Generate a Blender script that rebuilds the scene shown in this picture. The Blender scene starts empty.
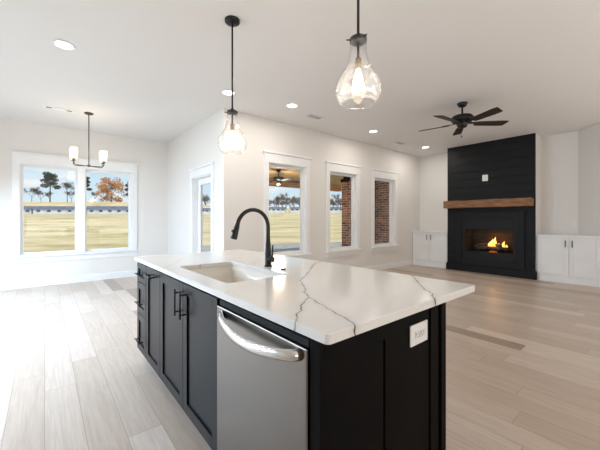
import bpy, bmesh, math, random
from mathutils import Vector, Matrix
random.seed(7)
S = bpy.context.scene
COL = S.collection
PI = math.pi

# ------------------------------------------------------------------ camera
YAW = math.radians(50.28)
cd = bpy.data.cameras.new('camera')
cam = bpy.data.objects.new('camera', cd); COL.objects.link(cam)
cam.location = (0, 0, 1.239)
cam.rotation_euler = (PI / 2, 0, YAW - PI / 2)
cd.sensor_width = 36.0
cd.lens = 307.35 / 600 * 36
cd.shift_y = -5.59 / 600
cd.clip_start = 0.02; cd.clip_end = 1000
S.camera = cam

# ------------------------------------------------------------------ world, sun, added fill lights
S.view_settings.view_transform = 'Standard'
S.view_settings.look = 'None'
S.view_settings.gamma = 1
S.view_settings.use_curve_mapping = False
S.view_settings.exposure = 0.0

w = bpy.data.worlds.new('sky'); S.world = w; w.use_nodes = True
nt = w.node_tree; N = nt.nodes; L = nt.links; N.clear()
tc = N.new('ShaderNodeTexCoord'); sp = N.new('ShaderNodeSeparateXYZ')
L.new(tc.outputs['Generated'], sp.inputs[0])
rp = N.new('ShaderNodeValToRGB')
rp.color_ramp.elements[0].position = 0.0; rp.color_ramp.elements[0].color = (.80, .91, .97, 1)
rp.color_ramp.elements[1].position = 0.5; rp.color_ramp.elements[1].color = (.25, .47, .80, 1)
e = rp.color_ramp.elements.new(.14); e.color = (.55, .78, .92, 1)
L.new(sp.outputs['Z'], rp.inputs[0])
mp = N.new('ShaderNodeMapping'); mp.inputs['Scale'].default_value = (3, 3, 14)
L.new(tc.outputs['Generated'], mp.inputs[0])
nz = N.new('ShaderNodeTexNoise'); nz.inputs['Scale'].default_value = 2.2; nz.inputs['Detail'].default_value = 6
L.new(mp.outputs[0], nz.inputs[0])
r2 = N.new('ShaderNodeValToRGB'); r2.color_ramp.elements[0].position = .52; r2.color_ramp.elements[1].position = .72
L.new(nz.outputs[0], r2.inputs[0])
mx = N.new('ShaderNodeMix'); mx.data_type = 'RGBA'; mx.inputs['B'].default_value = (.92, .95, .97, 1)
L.new(r2.outputs[0], mx.inputs['Factor']); L.new(rp.outputs[0], mx.inputs['A'])
bg = N.new('ShaderNodeBackground'); bg.inputs[1].default_value = 1.0
L.new(mx.outputs['Result'], bg.inputs[0])
wo = N.new('ShaderNodeOutputWorld'); L.new(bg.outputs[0], wo.inputs[0])

def lamp(name, kind, loc, energy, color, rot=None, aim=None, **kw):
    d = bpy.data.lights.new(name, kind); d.energy = energy; d.color = color
    for k, v in kw.items(): setattr(d, k, v)
    o = bpy.data.objects.new(name, d); COL.objects.link(o); o.location = loc
    if aim is not None: o.rotation_euler = Vector(aim).to_track_quat('-Z', 'Y').to_euler()
    return o

lamp('sun', 'SUN', (0, 0, 30), 3.0, (1, .95, .88), aim=(.35, .75, -.95), angle=.01)
# unseen area lights added outside the frame to brighten the room
lamp('daylight_fill_left', 'AREA', (-1.85, 4.5, 1.5), 365, (.60, .79, 1), aim=(1, -.12, -2.0), shape='RECTANGLE', size=3.6, size_y=1.8)  # added cool fill standing for glass doors that are not built
lamp('bounce_kitchen', 'AREA', (1.4, -2.4, .9), 78, (1, .97, .935), aim=(0, .45, 1), shape='RECTANGLE', size=4.0, size_y=1.6)  # added fill aimed up at the ceiling, no window here
lamp('bounce_living', 'AREA', (5.6, -2.2, .9), 56, (1, .96, .915), aim=(0, .45, 1), shape='RECTANGLE', size=3.6, size_y=1.6)  # same upward fill added for the living side

# ------------------------------------------------------------------ materials
def lin(c):
    return tuple(((v / 255) / 12.92 if v / 255 <= .04045 else (((v / 255) + .055) / 1.055) ** 2.4) for v in c[:3]) + (1,)

def mat(name, rgb, rough=.5, metal=0, emit=None, estr=0, coat=0, noise=None, bump=None, spec=.5):
    m = bpy.data.materials.new(name); m.use_nodes = True
    n = m.node_tree.nodes; l = m.node_tree.links
    b = n['Principled BSDF']
    b.inputs['Base Color'].default_value = lin(rgb)
    b.inputs['Roughness'].default_value = rough
    b.inputs['Metallic'].default_value = metal
    b.inputs['Specular IOR Level'].default_value = spec
    if coat: b.inputs['Coat Weight'].default_value = coat
    if emit: b.inputs['Emission Color'].default_value = lin(emit); b.inputs['Emission Strength'].default_value = estr
    t = n.new('ShaderNodeTexCoord')
    if noise:
        rgb2, scale, sc3 = noise
        mp = n.new('ShaderNodeMapping'); mp.inputs['Scale'].default_value = sc3
        l.new(t.outputs['Object'], mp.inputs[0])
        z = n.new('ShaderNodeTexNoise'); z.inputs['Scale'].default_value = scale; z.inputs['Detail'].default_value = 5
        l.new(mp.outputs[0], z.inputs[0])
        cr = n.new('ShaderNodeValToRGB'); cr.color_ramp.elements[0].position = .35; cr.color_ramp.elements[1].position = .65
        cr.color_ramp.elements[0].color = lin(rgb); cr.color_ramp.elements[1].color = lin(rgb2)
        l.new(z.outputs[0], cr.inputs[0]); l.new(cr.outputs[0], b.inputs['Base Color'])
    if bump:
        scale, strength = bump
        z = n.new('ShaderNodeTexNoise'); z.inputs['Scale'].default_value = scale
        l.new(t.outputs['Object'], z.inputs[0])
        bp = n.new('ShaderNodeBump'); bp.inputs['Strength'].default_value = strength; bp.inputs['Distance'].default_value = .01
        l.new(z.outputs[0], bp.inputs['Height']); l.new(bp.outputs[0], b.inputs['Normal'])
    return m

M = {}
M['wall'] = mat('wall_paint', (228, 224, 219), .75, bump=(220, .03))
M['ceil'] = mat('ceiling_paint', (228, 225, 222), .8, bump=(220, .03))
M['trim'] = mat('white_trim', (238, 238, 237), .42, noise=((234, 234, 233), 4, (1, 1, 1)))
M['cabwhite'] = mat('white_cabinet_paint', (236, 235, 233), .4, noise=((232, 231, 229), 4, (1, 1, 1)))
M['navy'] = mat('island_paint', (10, 12, 16), .3, noise=((12, 15, 20), 5, (1, 1, 1)), spec=.14)
M['blackpanel'] = mat('black_panel_paint', (9, 9, 9), .6, noise=((13, 11, 11), 5, (1, 1, 1)), spec=.07)
M['shiplap'] = mat('black_shiplap_paint', (10, 10, 12), .55, noise=((14, 14, 16), 8, (1, .3, 1)), spec=.25)
M['void'] = mat('dark_toe_recess', (12, 12, 13), .8, noise=((16, 16, 16), 9, (1, 1, 1)))
M['black'] = mat('matte_black_metal', (12, 12, 13), .38, noise=((17, 17, 18), 30, (1, 1, 1)), spec=.4)
M['iron'] = mat('black_iron', (9, 9, 10), .5, noise=((14, 13, 13), 20, (1, 1, 1)), spec=.25)
M['blade'] = mat('fan_blade_dark', (19, 17, 17), .5, noise=((25, 22, 21), 14, (8, 1, 1)))
M['steel'] = mat('brushed_steel', (118, 112, 105), .27, 1, noise=((126, 119, 112), 3, (2, 2, 300)))
M['chrome'] = mat('polished_steel', (215, 212, 208), .16, 1, noise=((205, 202, 198), 30, (1, 1, 1)))
M['brass'] = mat('aged_brass', (150, 128, 92), .35, 1, noise=((120, 100, 70), 30, (1, 1, 1)))
M['bronze'] = mat('dark_pewter', (88, 84, 80), .4, .8, noise=((70, 66, 62), 30, (1, 1, 1)))
M['sink'] = mat('cream_sink', (236, 230, 220), .18, noise=((232, 226, 216), 6, (1, 1, 1)))
M['plate'] = mat('white_plastic', (236, 236, 234), .35, noise=((230, 230, 228), 20, (1, 1, 1)))
M['slot'] = mat('dark_slot', (40, 40, 40), .6, noise=((50, 50, 50), 20, (1, 1, 1)))
M['diff'] = mat('light_diffuser', (250, 250, 248), .5, emit=(255, 250, 242), estr=6)
M['bulb'] = mat('glowing_bulb', (255, 240, 215), .4, emit=(255, 230, 190), estr=5)
M['frost'] = mat('frosted_shade', (250, 246, 238), .5, emit=(255, 240, 218), estr=.75)
M['flame'] = mat('flame', (255, 170, 70), .5, emit=(255, 168, 84), estr=2.6)
M['ember'] = mat('ember', (255, 120, 40), .6, emit=(255, 110, 40), estr=.2)
M['log'] = mat('charred_log', (46, 34, 27), .9, noise=((96, 76, 60), 9, (1, 1, 1)), bump=(60, .6))
M['mantel'] = mat('rustic_wood', (158, 112, 68), .6, noise=((96, 62, 36), 6, (1.2, .9, 12)), bump=(40, .3))
M['pine'] = mat('pine_boards', (238, 206, 150), .6, noise=((214, 170, 110), 3, (.6, 6, 6)))
M['beam'] = mat('cedar_beam', (200, 146, 86), .7, noise=((164, 112, 62), 4, (.6, 6, 6)))
M['greyground'] = mat('grey_ground', (190, 180, 164), .95, noise=((152, 144, 130), 3, (1, 2.5, 1)), bump=(8, .5))
M['concrete'] = mat('patio_concrete', (172, 170, 166), .85, noise=((156, 154, 150), 2, (1, 1, 1)))
M['ext'] = mat('exterior_siding', (205, 203, 200), .8, noise=((195, 193, 190), 2, (1, 1, 1)))
M['bark'] = mat('bark', (98, 88, 80), .9, noise=((70, 62, 56), 2, (1, 1, .3)))
M['twig'] = mat('bare_twigs', (150, 138, 132), .9, noise=((120, 104, 96), .4, (1, 1, 1)))
M['needles'] = mat('pine_needles', (74, 86, 66), .9, noise=((46, 58, 46), .6, (1, 1, 1)))
M['rust'] = mat('rust_leaves', (222, 170, 110), .9, noise=((178, 124, 80), .5, (1, 1, 1)))
M['housewall'] = mat('pale_siding', (208, 214, 224), .7, noise=((190, 198, 210), .5, (1, 1, 1)))
M['houseroof'] = mat('grey_roof', (92, 100, 114), .7, noise=((112, 120, 134), .5, (1, 1, 1)))
M['housewin'] = mat('dark_window', (70, 82, 100), .2, noise=((84, 96, 116), 1, (1, 1, 1)))

def glass_mat(name, refl, tint=(1, 1, 1), edge=0):
    m = bpy.data.materials.new(name); m.use_nodes = True
    n = m.node_tree.nodes; l = m.node_tree.links; n.clear()
    t = n.new('ShaderNodeBsdfTransparent'); t.inputs[0].default_value = (*tint, 1)
    g = n.new('ShaderNodeBsdfGlossy'); g.inputs['Roughness'].default_value = .02
    lw = n.new('ShaderNodeLayerWeight'); lw.inputs[0].default_value = .35
    mu = n.new('ShaderNodeMath'); mu.operation = 'MULTIPLY_ADD'; mu.inputs[1].default_value = refl[1]; mu.inputs[2].default_value = refl[0]
    l.new(lw.outputs['Facing'], mu.inputs[0])
    if edge:
        er = n.new('ShaderNodeValToRGB'); er.color_ramp.elements[0].position = .55; er.color_ramp.elements[1].position = 1
        er.color_ramp.elements[0].color = (*tint, 1); er.color_ramp.elements[1].color = (edge, edge, edge, 1)
        l.new(lw.outputs['Facing'], er.inputs[0]); l.new(er.outputs[0], t.inputs[0])
    x = n.new('ShaderNodeMixShader'); l.new(mu.outputs[0], x.inputs[0]); l.new(t.outputs[0], x.inputs[1]); l.new(g.outputs[0], x.inputs[2])
    o = n.new('ShaderNodeOutputMaterial'); l.new(x.outputs[0], o.inputs[0])
    return m
M['pane'] = glass_mat('window_glass', (.02, .08))
M['glass'] = glass_mat('clear_shade_glass', (.03, .30), (.995, .995, .995), .55)
def seeded(m):
    n = m.node_tree.nodes; l = m.node_tree.links
    o = [x for x in n if x.type == 'OUTPUT_MATERIAL'][0]; src = o.inputs[0].links[0].from_socket
    t = n.new('ShaderNodeBsdfTranslucent'); t.inputs[0].default_value = (1, .99, .97, 1)
    z = n.new('ShaderNodeTexNoise'); z.inputs['Scale'].default_value = 55
    tc_ = n.new('ShaderNodeTexCoord'); l.new(tc_.outputs['Object'], z.inputs[0])
    r = n.new('ShaderNodeMapRange'); r.inputs['From Min'].default_value = .4; r.inputs['From Max'].default_value = .75; r.inputs['To Min'].default_value = .008; r.inputs['To Max'].default_value = .07
    l.new(z.outputs[0], r.inputs[0])
    x = n.new('ShaderNodeMixShader'); l.new(r.outputs[0], x.inputs[0]); l.new(src, x.inputs[1]); l.new(t.outputs[0], x.inputs[2]); l.new(x.outputs[0], o.inputs[0])
seeded(M['glass'])

SEED = 41
def floor_mat():
    m = bpy.data.materials.new('oak_planks'); m.use_nodes = True
    n = m.node_tree.nodes; l = m.node_tree.links; b = n['Principled BSDF']
    g = n.new('ShaderNodeTexCoord'); s = n.new('ShaderNodeSeparateXYZ'); l.new(g.outputs['Object'], s.inputs[0])
    W_, LEN = .182, 1.5
    def math_(op, a, bb=None, c=None):
        x = n.new('ShaderNodeMath'); x.operation = op
        for i, v in enumerate((a, bb, c)):
            if v is None: continue
            if isinstance(v, (int, float)): x.inputs[i].default_value = v
            else: l.new(v, x.inputs[i])
        return x.outputs[0]
    u = math_('DIVIDE', s.outputs['X'], W_)
    row = math_('FLOOR', u)
    wn = n.new('ShaderNodeTexWhiteNoise'); wn.noise_dimensions = '1D'; l.new(row, wn.inputs['W'])
    v = math_('ADD', math_('DIVIDE', s.outputs['Y'], LEN), math_('MULTIPLY', wn.outputs['Value'], 5.3))
    colm = math_('FLOOR', v)
    cb = n.new('ShaderNodeCombineXYZ'); l.new(math_('ADD', row, SEED), cb.inputs[0]); l.new(colm, cb.inputs[1])
    w2 = n.new('ShaderNodeTexWhiteNoise'); w2.noise_dimensions = '2D'; l.new(cb.outputs[0], w2.inputs['Vector'])
    cr = n.new('ShaderNodeValToRGB'); c = cr.color_ramp
    c.elements[0].position = 0; c.elements[0].color = lin((164, 146, 130))
    c.elements[1].position = 1; c.elements[1].color = lin((213, 199, 187))
    for p_, k in ((.02, (172, 154, 139)), (.04, (193, 176, 161)), (.45, (200, 184, 170)), (.75, (206, 191, 178))):
        e_ = c.elements.new(p_); e_.color = lin(k)
    l.new(w2.outputs['Value'], cr.inputs[0])
    # grain
    mp = n.new('ShaderNodeMapping'); mp.inputs['Scale'].default_value = (26, 1.6, 1)
    off = n.new('ShaderNodeVectorMath'); off.operation = 'ADD'
    l.new(g.outputs['Object'], off.inputs[0])
    sc = n.new('ShaderNodeVectorMath'); sc.operation = 'SCALE'; sc.inputs['Scale'].default_value = 9
    l.new(w2.outputs['Color'], sc.inputs[0]); l.new(sc.outputs[0], off.inputs[1])
    l.new(off.outputs[0], mp.inputs[0])
    z = n.new('ShaderNodeTexNoise'); z.inputs['Scale'].default_value = 2.2; z.inputs['Detail'].default_value = 7; z.inputs['Distortion'].default_value = .6
    l.new(mp.outputs[0], z.inputs[0])
    gr = n.new('ShaderNodeValToRGB'); gr.color_ramp.elements[0].position = .3; gr.color_ramp.elements[1].position = .62
    gr.color_ramp.elements[0].color = (.80, .78, .76, 1); gr.color_ramp.elements[1].color = (1, 1, 1, 1)
    l.new(z.outputs[0], gr.inputs[0])
    mul = n.new('ShaderNodeMix'); mul.data_type = 'RGBA'; mul.blend_type = 'MULTIPLY'; mul.inputs['Factor'].default_value = .8
    l.new(cr.outputs[0], mul.inputs['A']); l.new(gr.outputs[0], mul.inputs['B'])
    # seams
    fu = math_('FRACT', u); fv = math_('FRACT', v)
    eu = math_('MULTIPLY', math_('MINIMUM', fu, math_('SUBTRACT', 1, fu)), W_)
    ev = math_('MULTIPLY', math_('MINIMUM', fv, math_('SUBTRACT', 1, fv)), LEN)
    seam = math_('LESS_THAN', math_('MINIMUM', eu, ev), .0016)
    dk = n.new('ShaderNodeMix'); dk.data_type = 'RGBA'; dk.inputs['B'].default_value = lin((140, 122, 107))
    l.new(math_('MULTIPLY', seam, .75), dk.inputs['Factor']); l.new(mul.outputs['Result'], dk.inputs['A'])
    l.new(dk.outputs['Result'], b.inputs['Base Color'])
    rr = n.new('ShaderNodeMapRange'); rr.inputs['To Min'].default_value = .30; rr.inputs['To Max'].default_value = .44
    l.new(z.outputs[0], rr.inputs[0]); l.new(rr.outputs[0], b.inputs['Roughness'])
    bp = n.new('ShaderNodeBump'); bp.inputs['Strength'].default_value = .12; bp.inputs['Distance'].default_value = .004
    l.new(z.outputs[0], bp.inputs['Height']); l.new(bp.outputs[0], b.inputs['Normal'])
    return m
M['floor'] = floor_mat()

def brick_mat():
    m = bpy.data.materials.new('mixed_brick'); m.use_nodes = True
    n = m.node_tree.nodes; l = m.node_tree.links; b = n['Principled BSDF']; b.inputs['Roughness'].default_value = .85
    g = n.new('ShaderNodeNewGeometry'); s = n.new('ShaderNodeSeparateXYZ'); l.new(g.outputs['Position'], s.inputs[0])
    a = n.new('ShaderNodeMath'); a.operation = 'ADD'; l.new(s.outputs[0], a.inputs[0]); l.new(s.outputs[1], a.inputs[1])
    c = n.new('ShaderNodeCombineXYZ'); l.new(a.outputs[0], c.inputs[0]); l.new(s.outputs[2], c.inputs[1])
    k = n.new('ShaderNodeTexBrick'); l.new(c.outputs[0], k.inputs['Vector'])
    k.inputs['Scale'].default_value = 1; k.inputs['Brick Width'].default_value = .235; k.inputs['Row Height'].default_value = .077
    k.inputs['Mortar Size'].default_value = .007; k.inputs['Bias'].default_value = 0
    k.inputs['Color1'].default_value = lin((176, 118, 88)); k.inputs['Color2'].default_value = lin((98, 66, 56)); k.inputs['Mortar'].default_value = lin((206, 196, 186))
    z = n.new('ShaderNodeTexNoise'); z.inputs['Scale'].default_value = 5; l.new(c.outputs[0], z.inputs[0])
    mx = n.new('ShaderNodeMix'); mx.data_type = 'RGBA'; mx.blend_type = 'OVERLAY'; mx.inputs['Factor'].default_value = .6
    l.new(k.outputs[0], mx.inputs['A']); l.new(z.outputs[0], mx.inputs['B']); l.new(mx.outputs['Result'], b.inputs['Base Color'])
    return m
M['brick'] = brick_mat()

def fire_brick():
    m = M['brick'].copy(); m.name = 'firebox_brick'
    k = [x for x in m.node_tree.nodes if x.type == 'TEX_BRICK'][0]
    k.inputs['Color1'].default_value = lin((70, 50, 38)); k.inputs['Color2'].default_value = lin((42, 32, 27)); k.inputs['Mortar'].default_value = lin((36, 31, 28))
    return m
M['firebrick'] = fire_brick()

def grass_mat():
    m = bpy.data.materials.new('dry_grass'); m.use_nodes = True
    n = m.node_tree.nodes; l = m.node_tree.links; b = n['Principled BSDF']; b.inputs['Roughness'].default_value = 1; b.inputs['Specular IOR Level'].default_value = 0
    g = n.new('ShaderNodeTexCoord')
    def noise(scale, rot, det, rough):
        mp = n.new('ShaderNodeMapping'); mp.vector_type = 'TEXTURE'; mp.inputs['Rotation'].default_value = (0, 0, rot); mp.inputs['Scale'].default_value = tuple(1 / v for v in scale)
        l.new(g.outputs['Object'], mp.inputs[0])
        z = n.new('ShaderNodeTexNoise'); z.inputs['Scale'].default_value = 1; z.inputs['Detail'].default_value = det; z.inputs['Roughness'].default_value = rough
        l.new(mp.outputs[0], z.inputs[0]); return z.outputs[0]
    a = noise((.28, .12, .1), YAW, 3, .6); c2 = noise((2.2, .6, .1), YAW, 5, .7)
    ad = n.new('ShaderNodeMath'); ad.operation = 'MULTIPLY_ADD'; ad.inputs[1].default_value = .55; l.new(a, ad.inputs[0])
    m2 = n.new('ShaderNodeMath'); m2.operation = 'MULTIPLY'; m2.inputs[1].default_value = .45; l.new(c2, m2.inputs[0]); l.new(m2.outputs[0], ad.inputs[2])
    c = n.new('ShaderNodeValToRGB'); c.color_ramp.elements[0].position = .36; c.color_ramp.elements[1].position = .62
    c.color_ramp.elements[0].color = lin((166, 150, 102)); c.color_ramp.elements[1].color = lin((238, 214, 172))
    e_ = c.color_ramp.elements.new(.47); e_.color = lin((212, 191, 140))
    l.new(ad.outputs[0], c.inputs[0]); l.new(c.outputs[0], b.inputs['Base Color'])
    return m
M['grass'] = grass_mat()

def quartz_mat():
    m = bpy.data.materials.new('veined_quartz'); m.use_nodes = True
    n = m.node_tree.nodes; l = m.node_tree.links; b = n['Principled BSDF']; b.inputs['Roughness'].default_value = .14
    g = n.new('ShaderNodeNewGeometry')
    nz_ = n.new('ShaderNodeTexNoise'); nz_.inputs['Scale'].default_value = 16; nz_.inputs['Detail'].default_value = 4; l.new(g.outputs['Position'], nz_.inputs[0])
    sb = n.new('ShaderNodeVectorMath'); sb.operation = 'SUBTRACT'; sb.inputs[1].default_value = (.5, .5, .5); l.new(nz_.outputs['Color'], sb.inputs[0])
    sc = n.new('ShaderNodeVectorMath'); sc.operation = 'SCALE'; sc.inputs['Scale'].default_value = .045; l.new(sb.outputs[0], sc.inputs[0])
    ad = n.new('ShaderNodeVectorMath'); ad.operation = 'ADD'; l.new(g.outputs['Position'], ad.inputs[0]); l.new(sc.outputs[0], ad.inputs[1])
    fl = n.new('ShaderNodeVectorMath'); fl.operation = 'MULTIPLY'; fl.inputs[1].default_value = (1, 1, 0); l.new(ad.outputs[0], fl.inputs[0])
    P = fl.outputs[0]
    def vm(op, a, bv, out=0):
        x = n.new('ShaderNodeVectorMath'); x.operation = op
        for i, v in enumerate((a, bv)):
            if v is None: continue
            if isinstance(v, tuple): x.inputs[i].default_value = v
            else: l.new(v, x.inputs[i])
        return x.outputs[out]
    def field(lines):
        cur = None
        for line in lines:
            for A, B in zip(line, line[1:]):
                A3 = (A[0], A[1], 0); ba = (B[0] - A[0], B[1] - A[1], 0); ll = ba[0] ** 2 + ba[1] ** 2
                pa = vm('SUBTRACT', P, A3)
                dt = vm('DOT_PRODUCT', pa, (ba[0] / ll, ba[1] / ll, 0), 'Value')
                cl = n.new('ShaderNodeClamp'); l.new(dt, cl.inputs[0])
                s_ = n.new('ShaderNodeVectorMath'); s_.operation = 'SCALE'; s_.inputs[0].default_value = ba; l.new(cl.outputs[0], s_.inputs['Scale'])
                d = vm('LENGTH', vm('SUBTRACT', pa, s_.outputs[0]), None, 'Value')
                if cur is None: cur = d
                else:
                    mn = n.new('ShaderNodeMath'); mn.operation = 'MINIMUM'; l.new(cur, mn.inputs[0]); l.new(d, mn.inputs[1]); cur = mn.outputs[0]
        return cur
    def mask(d, w0, w1, amt):
        r = n.new('ShaderNodeMapRange'); r.inputs['From Min'].default_value = w0; r.inputs['From Max'].default_value = w1
        r.inputs['To Min'].default_value = amt; r.inputs['To Max'].default_value = 0; l.new(d, r.inputs[0]); return r.outputs[0]
    strong = field(VEINS); faint = field(FAINT)
    base = n.new('ShaderNodeMix'); base.data_type = 'RGBA'; base.inputs['A'].default_value = lin((231, 229, 226)); base.inputs['B'].default_value = lin((222, 219, 215))
    zz = n.new('ShaderNodeTexNoise'); zz.inputs['Scale'].default_value = 3; zz.inputs['Detail'].default_value = 5; l.new(g.outputs['Position'], zz.inputs[0]); l.new(zz.outputs[0], base.inputs['Factor'])
    col = base.outputs['Result']
    brk = n.new('ShaderNodeMapRange'); brk.inputs['From Min'].default_value = .35; brk.inputs['From Max'].default_value = .6; brk.inputs['To Min'].default_value = .55; l.new(nz_.outputs[0], brk.inputs[0])
    for msk, c in ((mask(strong, .004, .03, .22), (150, 146, 142)), (mask(faint, .0012, .005, .55), (150, 146, 144)), (mask(strong, .0018, .0044, .95), (84, 80, 78))):
        mu = n.new('ShaderNodeMath'); mu.operation = 'MULTIPLY'; l.new(msk, mu.inputs[0]); l.new(brk.outputs[0], mu.inputs[1])
        x = n.new('ShaderNodeMix'); x.data_type = 'RGBA'; x.inputs['B'].default_value = lin(c); l.new(mu.outputs[0], x.inputs['Factor']); l.new(col, x.inputs['A']); col = x.outputs['Result']
    l.new(col, b.inputs['Base Color'])
    return m
VEINS = [[(1.66, 1.73), (1.49, 1.64), (1.20, 1.38), (1.05, 1.26), (.845, .965), (.74, .88), (.568, .721)],
         [(.845, .965), (.79, .785), (.722, .582)],
         [(1.64, .95), (1.44, .80), (1.31, .68), (1.20, .585)]]
FAINT = [[(.55, 2.80), (.80, 2.83), (1.20, 2.78), (1.66, 2.86)], [(.56, 2.02), (.80, 2.12), (1.03, 2.30), (1.30, 2.35)],
         [(1.05, 1.90), (1.30, 2.05), (1.64, 2.10)], [(.56, 2.10), (.72, 2.30), (.9, 2.6)]]
M['quartz'] = quartz_mat()

# ------------------------------------------------------------------ helpers
ORG = {}
def BM(): return bmesh.new()

def box(bm, x0, x1, y0, y1, z0, z1, bev=0):
    vs = [bm.verts.new((x, y, z)) for z in (min(z0, z1), max(z0, z1)) for x, y in ((min(x0, x1), min(y0, y1)), (max(x0, x1), min(y0, y1)), (max(x0, x1), max(y0, y1)), (min(x0, x1), max(y0, y1)))]
    fs = [bm.faces.new([vs[i] for i in f]) for f in ((3, 2, 1, 0), (4, 5, 6, 7), (0, 1, 5, 4), (1, 2, 6, 5), (2, 3, 7, 6), (3, 0, 4, 7))]
    if bev:
        es = list({e for f in fs for e in f.edges})
        bmesh.ops.bevel(bm, geom=es, offset=bev, segments=2, affect='EDGES', profile=.5)

def prism(bm, pts, z0, z1):
    a = [bm.verts.new((x, y, z0)) for x, y in pts]; b = [bm.verts.new((x, y, z1)) for x, y in pts]
    bm.faces.new(a[::-1]); bm.faces.new(b)
    for i in range(len(pts)):
        j = (i + 1) % len(pts); bm.faces.new((a[i], a[j], b[j], b[i]))

def frame_of(d):
    d = Vector(d).normalized()
    u = d.cross(Vector((0, 0, 1))) if abs(d.z) < .95 else d.cross(Vector((1, 0, 0)))
    u.normalize(); return u, d.cross(u).normalized()

def tube(bm, pts, r, seg=12, caps=True):
    pts = [Vector(p) for p in pts]; rs = r if isinstance(r, (list, tuple)) else [r] * len(pts)
    rings = []; u = None
    for i, p in enumerate(pts):
        d = (pts[min(i + 1, len(pts) - 1)] - pts[max(i - 1, 0)]).normalized()
        if u is None: u, v = frame_of(d)
        else:
            u = (u - d * u.dot(d)).normalized(); v = d.cross(u)
        rings.append([bm.verts.new(p + (u * math.cos(2 * PI * k / seg) + v * math.sin(2 * PI * k / seg)) * rs[i]) for k in range(seg)])
    for a, b in zip(rings, rings[1:]):
        for k in range(seg):
            f = bm.faces.new((a[k], a[(k + 1) % seg], b[(k + 1) % seg], b[k])); f.smooth = True
    if caps: bm.faces.new(rings[0][::-1]); bm.faces.new(rings[-1])

def lathe(bm, prof, cx, cy, seg=28, smooth=True):
    rings = []
    for r, z in prof:
        rings.append([bm.verts.new((cx + r * math.cos(2 * PI * k / seg), cy + r * math.sin(2 * PI * k / seg), z)) for k in range(seg)] if r > 1e-6 else [bm.verts.new((cx, cy, z))])
    for a, b in zip(rings, rings[1:]):
        if len(a) == 1 and len(b) == 1: continue
        for k in range(seg):
            k2 = (k + 1) % seg
            if len(a) == 1: f = bm.faces.new((a[0], b[k2], b[k]))
            elif len(b) == 1: f = bm.faces.new((a[k], a[k2], b[0]))
            else: f = bm.faces.new((a[k], a[k2], b[k2], b[k]))
            f.smooth = smooth

def thing(name, label, cat, loc=(0, 0, 0), group=None):
    o = bpy.data.objects.new(name, None); COL.objects.link(o); o.location = loc; o.empty_display_size = .1
    o['label'] = label; o['category'] = cat
    if group: o['group'] = group
    ORG[o.name] = Vector(loc); return o

def obj(name, bm, m, parent=None, loc=None, label=None, recalc=True):
    org = ORG[parent.name] if parent is not None else Vector(loc or (0, 0, 0))
    if recalc: bmesh.ops.recalc_face_normals(bm, faces=bm.faces)
    if org.length: bmesh.ops.translate(bm, vec=-org, verts=bm.verts)
    me = bpy.data.meshes.new(name); bm.to_mesh(me); bm.free()
    o = bpy.data.objects.new(name, me); COL.objects.link(o); me.materials.append(m)
    if parent is not None: o.parent = parent
    else: o.location = org
    ORG[o.name] = org
    if label: o['label'] = label
    return o

def tag(o, label, cat, group=None):
    o['label'] = label; o['category'] = cat
    if group: o['group'] = group
    return o

def struct(name, bm, m, parent=None, label=None, loc=None):
    o = obj(name, bm, m, parent, label=label, loc=loc)
    if parent is None: o['kind'] = 'structure'
    return o

def dup(root, loc, rz=0, sc=1, label=None, group=None):
    r = root.copy(); COL.objects.link(r); r.location = loc; r.rotation_euler = (0, 0, rz); r.scale = (sc, sc, sc)
    if label: r['label'] = label
    if group: r['group'] = group
    for ch in list(root.children):
        c = ch.copy(); COL.objects.link(c); c.parent = r
        for g in list(ch.children):
            d = g.copy(); COL.objects.link(d); d.parent = c
    return r

# ------------------------------------------------------------------ room shell
H = 3.013
YN, XN, YW, XF = 7.454, 2.194, 4.539, 8.2
XL, YB = -2.0, -3.5
T = .15
b = BM(); box(b, XL - T, 8.35, YB - T, YW + T, -.12, 0); box(b, XL - T, XN + T, YW + T, YN + T, -.12, 0)
struct('floor', b, M['floor'])
b = BM(); box(b, XL - T, 8.4, YB - T, YW + T, H, H + .15); box(b, XL - T, XN + T, YW + T, YN + T, H, H + .15)
struct('ceiling', b, M['ceil'])

def wall_x(name, x0, x1, y0, y1, holes, m=None):
    """wall running along X with holes (xa, xb, za, zb)"""
    b = BM(); cur = x0
    for xa, xb, za, zb in holes:
        box(b, cur, xa, y0, y1, 0, H)
        if za > 0: box(b, xa, xb, y0, y1, 0, za)
        box(b, xa, xb, y0, y1, zb, H); cur = xb
    box(b, cur, x1, y0, y1, 0, H)
    return struct(name, b, m or M['wall'])

NW = (-.345, 1.455, .585, 2.25)
DO = (5.0, 5.865, 0, 2.03)
WW = [(3.045, 3.915), (4.57, 5.44), (6.08, 6.95)]
wall_x('wall_nook', XL, XN + T, YN, YN + T, [NW])
b = BM(); box(b, XN, XN + T, YW, DO[0], 0, H); box(b, XN, XN + T, DO[1], YN, 0, H); box(b, XN, XN + T, DO[0], DO[1], DO[3], H)
struct('wall_nook_side', b, M['wall'])
wall_x('wall_patio', XN + T, 8.35, YW, YW + T, [(a, c, .585, 2.25) for a, c in WW])
b = BM(); box(b, XL - T, XL, YB - T, YN + T, 0, H); struct('wall_left', b, M['wall'])
b = BM(); box(b, XL, 8.35, YB - T, YB, 0, H); struct('wall_rear', b, M['wall'])
# living wall: niche back wall, 45 degree return and the wall beyond it
b = BM(); prism(b, [(XF, YW), (XF, 1.17), (7.77, .74), (7.77, YB), (8.35, YB), (8.35, YW)], 0, H)
struct('wall_living', b, M['wall'])
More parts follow.
